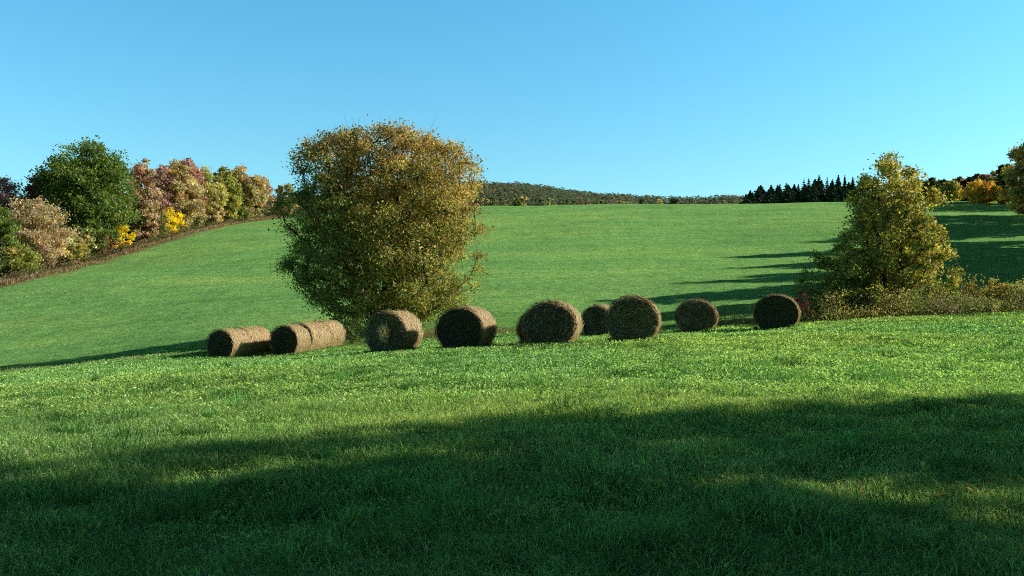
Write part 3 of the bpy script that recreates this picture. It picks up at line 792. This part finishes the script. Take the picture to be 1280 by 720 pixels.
def bale(label, px, D, w, h, L_=1.4, ax=AX, seed=0, dist_along=0.0, side_off=0.0, endcol=END, ragged=1.0, core=False, sidecol=SIDE, loc=None, front_texture=1.0):
    r=np.random.default_rng(seed+700)
    a=np.array([math.sin(ax),math.cos(ax)]); s=np.array([math.cos(ax),-math.sin(ax)])
    fx=(px-640)/F*D
    c=np.array([fx,D])+a*(dist_along+L_/2)+s*side_off
    z=hz(c[0],c[1]) if loc is None else loc
    root=empty('hay_bale',(c[0],c[1],z-.02),-ax); tag(root,label,'hay bale','round hay bales on the field')
    # local frame: x across, y along axis (y=-L/2 is the end towards the camera)
    TH=72; NL=18
    th=np.linspace(0,2*math.pi,TH,endpoint=False)
    def shape(th_, y):
        rx=w/2; rz=h/2
        cx_=np.cos(th_); sz_=np.sin(th_)
        e=1-.03*np.cos(2*th_)
        x=rx*cx_*e; zz=rz+rz*sz_*e
        # sagging flat base
        k=np.clip((.32-zz)/.32,0,1)
        x=x*(1+.16*k)+np.sign(cx_)*.05*k     # sagged, broad base
        zz=zz-.10
        return x,zz
    nz=lambda th_,y,k: np.array([mnoise.noise(Vector((math.cos(t)*2.2*k,math.sin(t)*2.2*k,yy*2.3*k+seed*7.1))) for t,yy in zip(th_,y)])
    rings=[]
    ys=np.linspace(-L_/2,L_/2,NL)
    for yy in ys:
        x,zz=shape(th,yy)
        ed=1-.05*(np.abs(yy)/(L_/2))**8*ragged
        d=nz(th,np.full(TH,yy),1)*.035*ragged+nz(th,np.full(TH,yy),3)*.018
        f=ed+d/(w/2)
        rings.append(np.column_stack([x*f,np.full(TH,yy)+nz(th,np.full(TH,yy),2)*.02,(zz-h/2)*f+h/2]))
    V=np.concatenate(rings)
    i=(np.arange(NL-1)[:,None]*TH+np.arange(TH)).ravel(); j=(np.arange(NL-1)[:,None]*TH+(np.arange(TH)+1)%TH).ravel()
    G=Geo()
    V[:,2]=np.maximum(V[:,2],0.0)
    sc=sidecol*(.85+.3*r.random((len(V),1)))
    G.add(V,np.full(len(i),4),np.column_stack([i,j,j+TH,i+TH]).ravel(),sc)
    G_body=G
    # loose straws lying on the wrapped side
    n_=4200; t=r.uniform(0,6.283,n_); yy=r.uniform(-L_/2,L_/2,n_)
    x,zz=shape(t,yy); nn=np.column_stack([np.cos(t)/w,np.zeros(n_),np.sin(t)/h]); nn=unit(nn)
    base=np.column_stack([x,yy,zz])+nn*r.uniform(.0,.035,n_)[:,None]
    tang=np.column_stack([-np.sin(t)*w,r.normal(0,.5,n_)*w,np.cos(t)*h]); tang=unit(tang)
    tang=unit(tang+nn*r.normal(.03,.13,n_)[:,None])
    ln=r.uniform(.07,.26,n_)[:,None]; wd=r.uniform(.004,.010,n_)[:,None]; b2=np.cross(tang,nn)
    Q=np.stack([base-b2*wd,base+b2*wd,base+tang*ln+b2*wd*.6,base+tang*ln-b2*wd*.6],axis=1).reshape(-1,3)
    Q[:,2]=np.maximum(Q[:,2],0.01)
    straw=np.array([(.80,.64,.36),(.66,.5,.27),(.85,.7,.44),(.34,.24,.12),(.5,.34,.17)])[r.integers(0,5,n_)]*(sidecol/SIDE)
    G.add(Q,np.full(n_,4),np.arange(n_*4),np.repeat(straw,4,axis=0),1)
    body=G.build('rolled_side',[M_HAY,M_STRAW],root,smooth=False)
    # end faces: spiral layers
    for sgn in (-1,1):
        G=Geo(); NR=16
        ringv=[]; ringc=[]
        edge=rings[0] if sgn<0 else rings[-1]
        cen=np.array([0,sgn*L_/2,h/2])
        for k in range(NR+1):
            f=k/NR
            p=cen+(edge-cen)*f
            spir=np.sin(f*NR*.5*6.283 + th)      # rolled layers
            p[:,1]+= sgn*(.012*spir*front_texture + .03*(1-f**3) + nz(th,np.full(TH,f*3+sgn),2.5)*.035)*(1 if k<NR else 0)
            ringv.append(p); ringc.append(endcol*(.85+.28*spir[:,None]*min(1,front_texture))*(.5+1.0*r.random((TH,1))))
        V=np.concatenate(ringv); C=np.concatenate(ringc); V[:,2]=np.maximum(V[:,2],0)
        i=(np.arange(NR)[:,None]*TH+np.arange(TH)).ravel(); j=(np.arange(NR)[:,None]*TH+(np.arange(TH)+1)%TH).ravel()
        lp=np.column_stack([i,j,j+TH,i+TH]) if sgn>0 else np.column_stack([i,i+TH,j+TH,j])
        G.add(V,np.full(len(i),4),lp.ravel(),C)
        n_=2600 if sgn<0 else 500
        rr=np.sqrt(r.random(n_)); t=r.uniform(0,6.283,n_); x=w/2*rr*np.cos(t); zz=h/2+h/2*rr*np.sin(t)
        base=np.column_stack([x,np.full(n_,sgn*(L_/2+.035)),zz])
        tang=unit(np.column_stack([-np.sin(t),r.normal(0,.12,n_)+sgn*r.uniform(0,.25,n_),np.cos(t)])+r.normal(0,.5,(n_,3)))
        ln=r.uniform(.04,.14,n_)[:,None]*ragged; b2=unit(np.cross(tang,np.tile([0,1.0,0],(n_,1)))); wd=r.uniform(.003,.006,n_)[:,None]
        Q=np.stack([base-b2*wd,base+b2*wd,base+tang*ln+b2*wd*.5,base+tang*ln-b2*wd*.5],axis=1).reshape(-1,3); Q[:,2]=np.maximum(Q[:,2],.01)
        sc=np.array([(.34,.27,.16),(.13,.10,.06),(.82,.7,.48),(.04,.032,.02)])[r.choice(4,n_,p=[.22,.33,.12*front_texture,.45-.12*front_texture])]*min(1,.45+.55*front_texture)
        G.add(Q,np.full(n_,4),np.arange(n_*4),np.repeat(sc,4,axis=0),1)
        G.build('end_face',[M_HAY,M_STRAW],root,smooth=False)
    if core:
        G=Geo(); n_=700
        t=r.uniform(0,6.283,n_); rr=np.sqrt(r.random(n_))
        base=np.column_stack([.02+.19*rr*np.cos(t),np.full(n_,-L_/2-.04)-.30*(1-rr)**.7,h/2-.02+.26*rr*np.sin(t)])
        tang=unit(np.column_stack([r.normal(-.2,.5,n_),-r.uniform(.1,.7,n_),r.normal(-.3,1,n_)])); b2=unit(np.cross(tang,r.normal(0,1,(n_,3))))
        ln=r.uniform(.06,.2,n_)[:,None]; wd=r.uniform(.005,.011,n_)[:,None]
        Q=np.stack([base-b2*wd,base+b2*wd,base+tang*ln+b2*wd*.5,base+tang*ln-b2*wd*.5],axis=1).reshape(-1,3)
        G.add(Q,np.full(n_,4),np.arange(n_*4),np.repeat(np.array([(.9,.78,.45),(.85,.7,.4),(.6,.5,.25)])[r.integers(0,3,n_)],4,axis=0),0)
        o=G.build('hay_core',M_STRAW,root); o['label']='pale tuft of hay sticking out of the core'
    if sgn is not None: FEET.append((c[0],c[1],w,L_,ax))
    return root

FEET=[]
zrow=None
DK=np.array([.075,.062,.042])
bale('leftmost golden bale with a dark round end, front of the left row',275,43.0,1.58,1.48,1.45,seed=1,endcol=DK,front_texture=.2,ax=math.radians(19))
bale('golden bale lying end to end behind the leftmost bale',275,43.0,1.56,1.45,1.8,seed=2,dist_along=1.52,side_off=-.05,ax=math.radians(19))
bale('short golden bale with dark end, front of the three-bale row',355,43.4,1.60,1.52,1.15,seed=3,endcol=DK,front_texture=.2,ax=math.radians(19))
bale('middle golden bale of the three-bale row, behind the dark groove',356,43.4,1.62,1.56,1.8,seed=4,dist_along=1.23,side_off=.03,ax=math.radians(19))
bale('rear golden bale of the three-bale row, nearest the big tree',356,43.4,1.58,1.5,1.5,seed=5,dist_along=3.1,side_off=-.03,ax=math.radians(19))
bale('bale with a pale hay tuft in the centre of its dark end',482,30.5,1.62,1.50,1.35,seed=6,core=True,ax=math.radians(18))
bale('bale with a plain near-black end between the tufted bale and the ragged wide bale',574,29.8,1.78,1.54,1.3,seed=7,endcol=DK,front_texture=.3,ax=math.radians(19))
bale('wide ragged bale with a frayed top edge in the middle of the row',686,29.6,1.90,1.58,1.3,seed=8,ragged=1.5,ax=math.radians(13))
bale('bale mostly hidden behind the wide ragged one, showing at its left',672,32.0,1.6,1.3,1.2,seed=9,ax=math.radians(13))
bale('small dark bale standing back in the gap left of the tall round bale',745,41.5,1.55,1.50,1.4,seed=10,endcol=DK,ax=math.radians(22))
bale('tallest looking round bale with a straw-flecked spiral end, nearest the camera',790,27.6,1.68,1.52,1.25,seed=11,ragged=1.2,ax=math.radians(12),endcol=END*1.15)
bale('smaller speckled bale standing back, second from the right',870,39.5,1.90,1.52,1.3,seed=12,ragged=1.5,ax=math.radians(14),endcol=END*1.1)
bale('rightmost bale with a smooth grey green end beside the brush',970,37.2,1.92,1.55,1.3,seed=13,ragged=.7,ax=math.radians(19),endcol=np.array([.08,.085,.045]),front_texture=.3)

def feet():
    r=np.random.default_rng(44); G=Geo()
    for (x0,y0,w_,L_,ax) in FEET:
        k=900; t=r.uniform(0,1,k); side=r.integers(0,4,k)
        u=np.where(side<2, (t-.5)*w_*.95, np.where(side==2,-1,1)*(w_*.42+r.uniform(0,.14,k)))
        v=np.where(side<2, np.where(side==0,-1,1)*(L_/2+.03+r.uniform(0,.16,k)), (t-.5)*L_)
        x=x0+u*math.cos(ax)+v*math.sin(ax); y=y0-u*math.sin(ax)+v*math.cos(ax)
        G.add(*blades(np.column_stack([x,y,height(x,y)-.01]), r.uniform(.07,.24,k), r.uniform(.010,.024,k), r.uniform(.2,.9,k), np.array([.26,.5,.13])*r.uniform(.4,1.4,(k,1)), 2, rng=r))
    o=G.build('grass_tufts',M_GRASS); tag(o,'longer uncut grass around the feet of the bales','grass',kind='stuff')
feet()

# ------------------------------------------------------------------ light, sky, camera
sd=bpy.data.lights.new('sun','SUN'); sd.energy=5.0; sd.angle=math.radians(.55); sd.color=(1.0,.93,.80)
so=bpy.data.objects.new('sun',sd); link(so)
dirv=Vector((math.cos(SUN_EL)*math.cos(SUN_AZ), math.cos(SUN_EL)*math.sin(SUN_AZ), math.sin(SUN_EL)))
so.rotation_euler=dirv.to_track_quat('Z','Y').to_euler()
w=bpy.data.worlds.new('World'); scene.world=w; w.use_nodes=True
N=w.node_tree.nodes; L=w.node_tree.links; N.clear()
sky=N.new('ShaderNodeTexSky'); sky.sky_type='NISHITA'; sky.sun_disc=False
sky.sun_elevation=SUN_EL; sky.sun_rotation=math.pi/2-SUN_AZ
sky.air_density=1.0; sky.dust_density=.6; sky.ozone_density=1.6; sky.altitude=300
tint=N.new('ShaderNodeMix'); tint.data_type='RGBA'; tint.blend_type='MULTIPLY'; tint.inputs[0].default_value=1; tint.inputs[7].default_value=(.80,1.10,1.12,1)
bg=N.new('ShaderNodeBackground'); bg.inputs[1].default_value=.225
ow=N.new('ShaderNodeOutputWorld')
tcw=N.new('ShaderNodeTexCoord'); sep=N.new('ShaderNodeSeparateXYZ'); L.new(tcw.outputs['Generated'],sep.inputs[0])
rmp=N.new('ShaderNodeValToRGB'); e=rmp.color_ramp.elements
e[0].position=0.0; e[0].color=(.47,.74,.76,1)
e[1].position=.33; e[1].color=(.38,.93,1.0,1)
k=e.new(.52); k.color=(.06,.105,.11,1)  # overhead sky above the view darkened to reduce fill light
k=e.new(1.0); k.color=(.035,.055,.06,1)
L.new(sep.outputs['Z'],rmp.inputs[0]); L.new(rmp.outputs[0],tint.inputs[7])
mr=N.new('ShaderNodeMapRange'); mr.inputs[1].default_value=-.35; mr.inputs[2].default_value=.25; mr.inputs[3].default_value=.35; mr.inputs[4].default_value=1.0  # unseen sky behind the camera dimmed, deepens the shaded sides
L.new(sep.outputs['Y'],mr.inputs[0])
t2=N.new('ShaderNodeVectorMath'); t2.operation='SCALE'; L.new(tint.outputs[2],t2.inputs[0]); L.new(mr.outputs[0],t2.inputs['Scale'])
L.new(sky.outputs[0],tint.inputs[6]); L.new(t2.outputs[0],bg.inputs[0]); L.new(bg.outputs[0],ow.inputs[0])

cd_=bpy.data.cameras.new('camera'); cam=bpy.data.objects.new('camera',cd_); link(cam)
cam.location=(0,0,EYE); cam.rotation_euler=(math.radians(90),0,0)
cd_.sensor_width=36; cd_.lens=F/1280*36; cd_.clip_end=20000; cd_.clip_start=.05
scene.camera=cam
scene.view_settings.view_transform='Standard'; scene.view_settings.look='None'
scene.view_settings.exposure=0; scene.view_settings.gamma=1
scene.render.engine='CYCLES'
scene.cycles.pixel_filter_type='BLACKMAN_HARRIS'; scene.cycles.filter_width=1.0
scene.cycles.use_denoising=False
scene.cycles.max_bounces=6; scene.cycles.diffuse_bounces=3; scene.cycles.transmission_bounces=3; scene.cycles.transparent_max_bounces=4
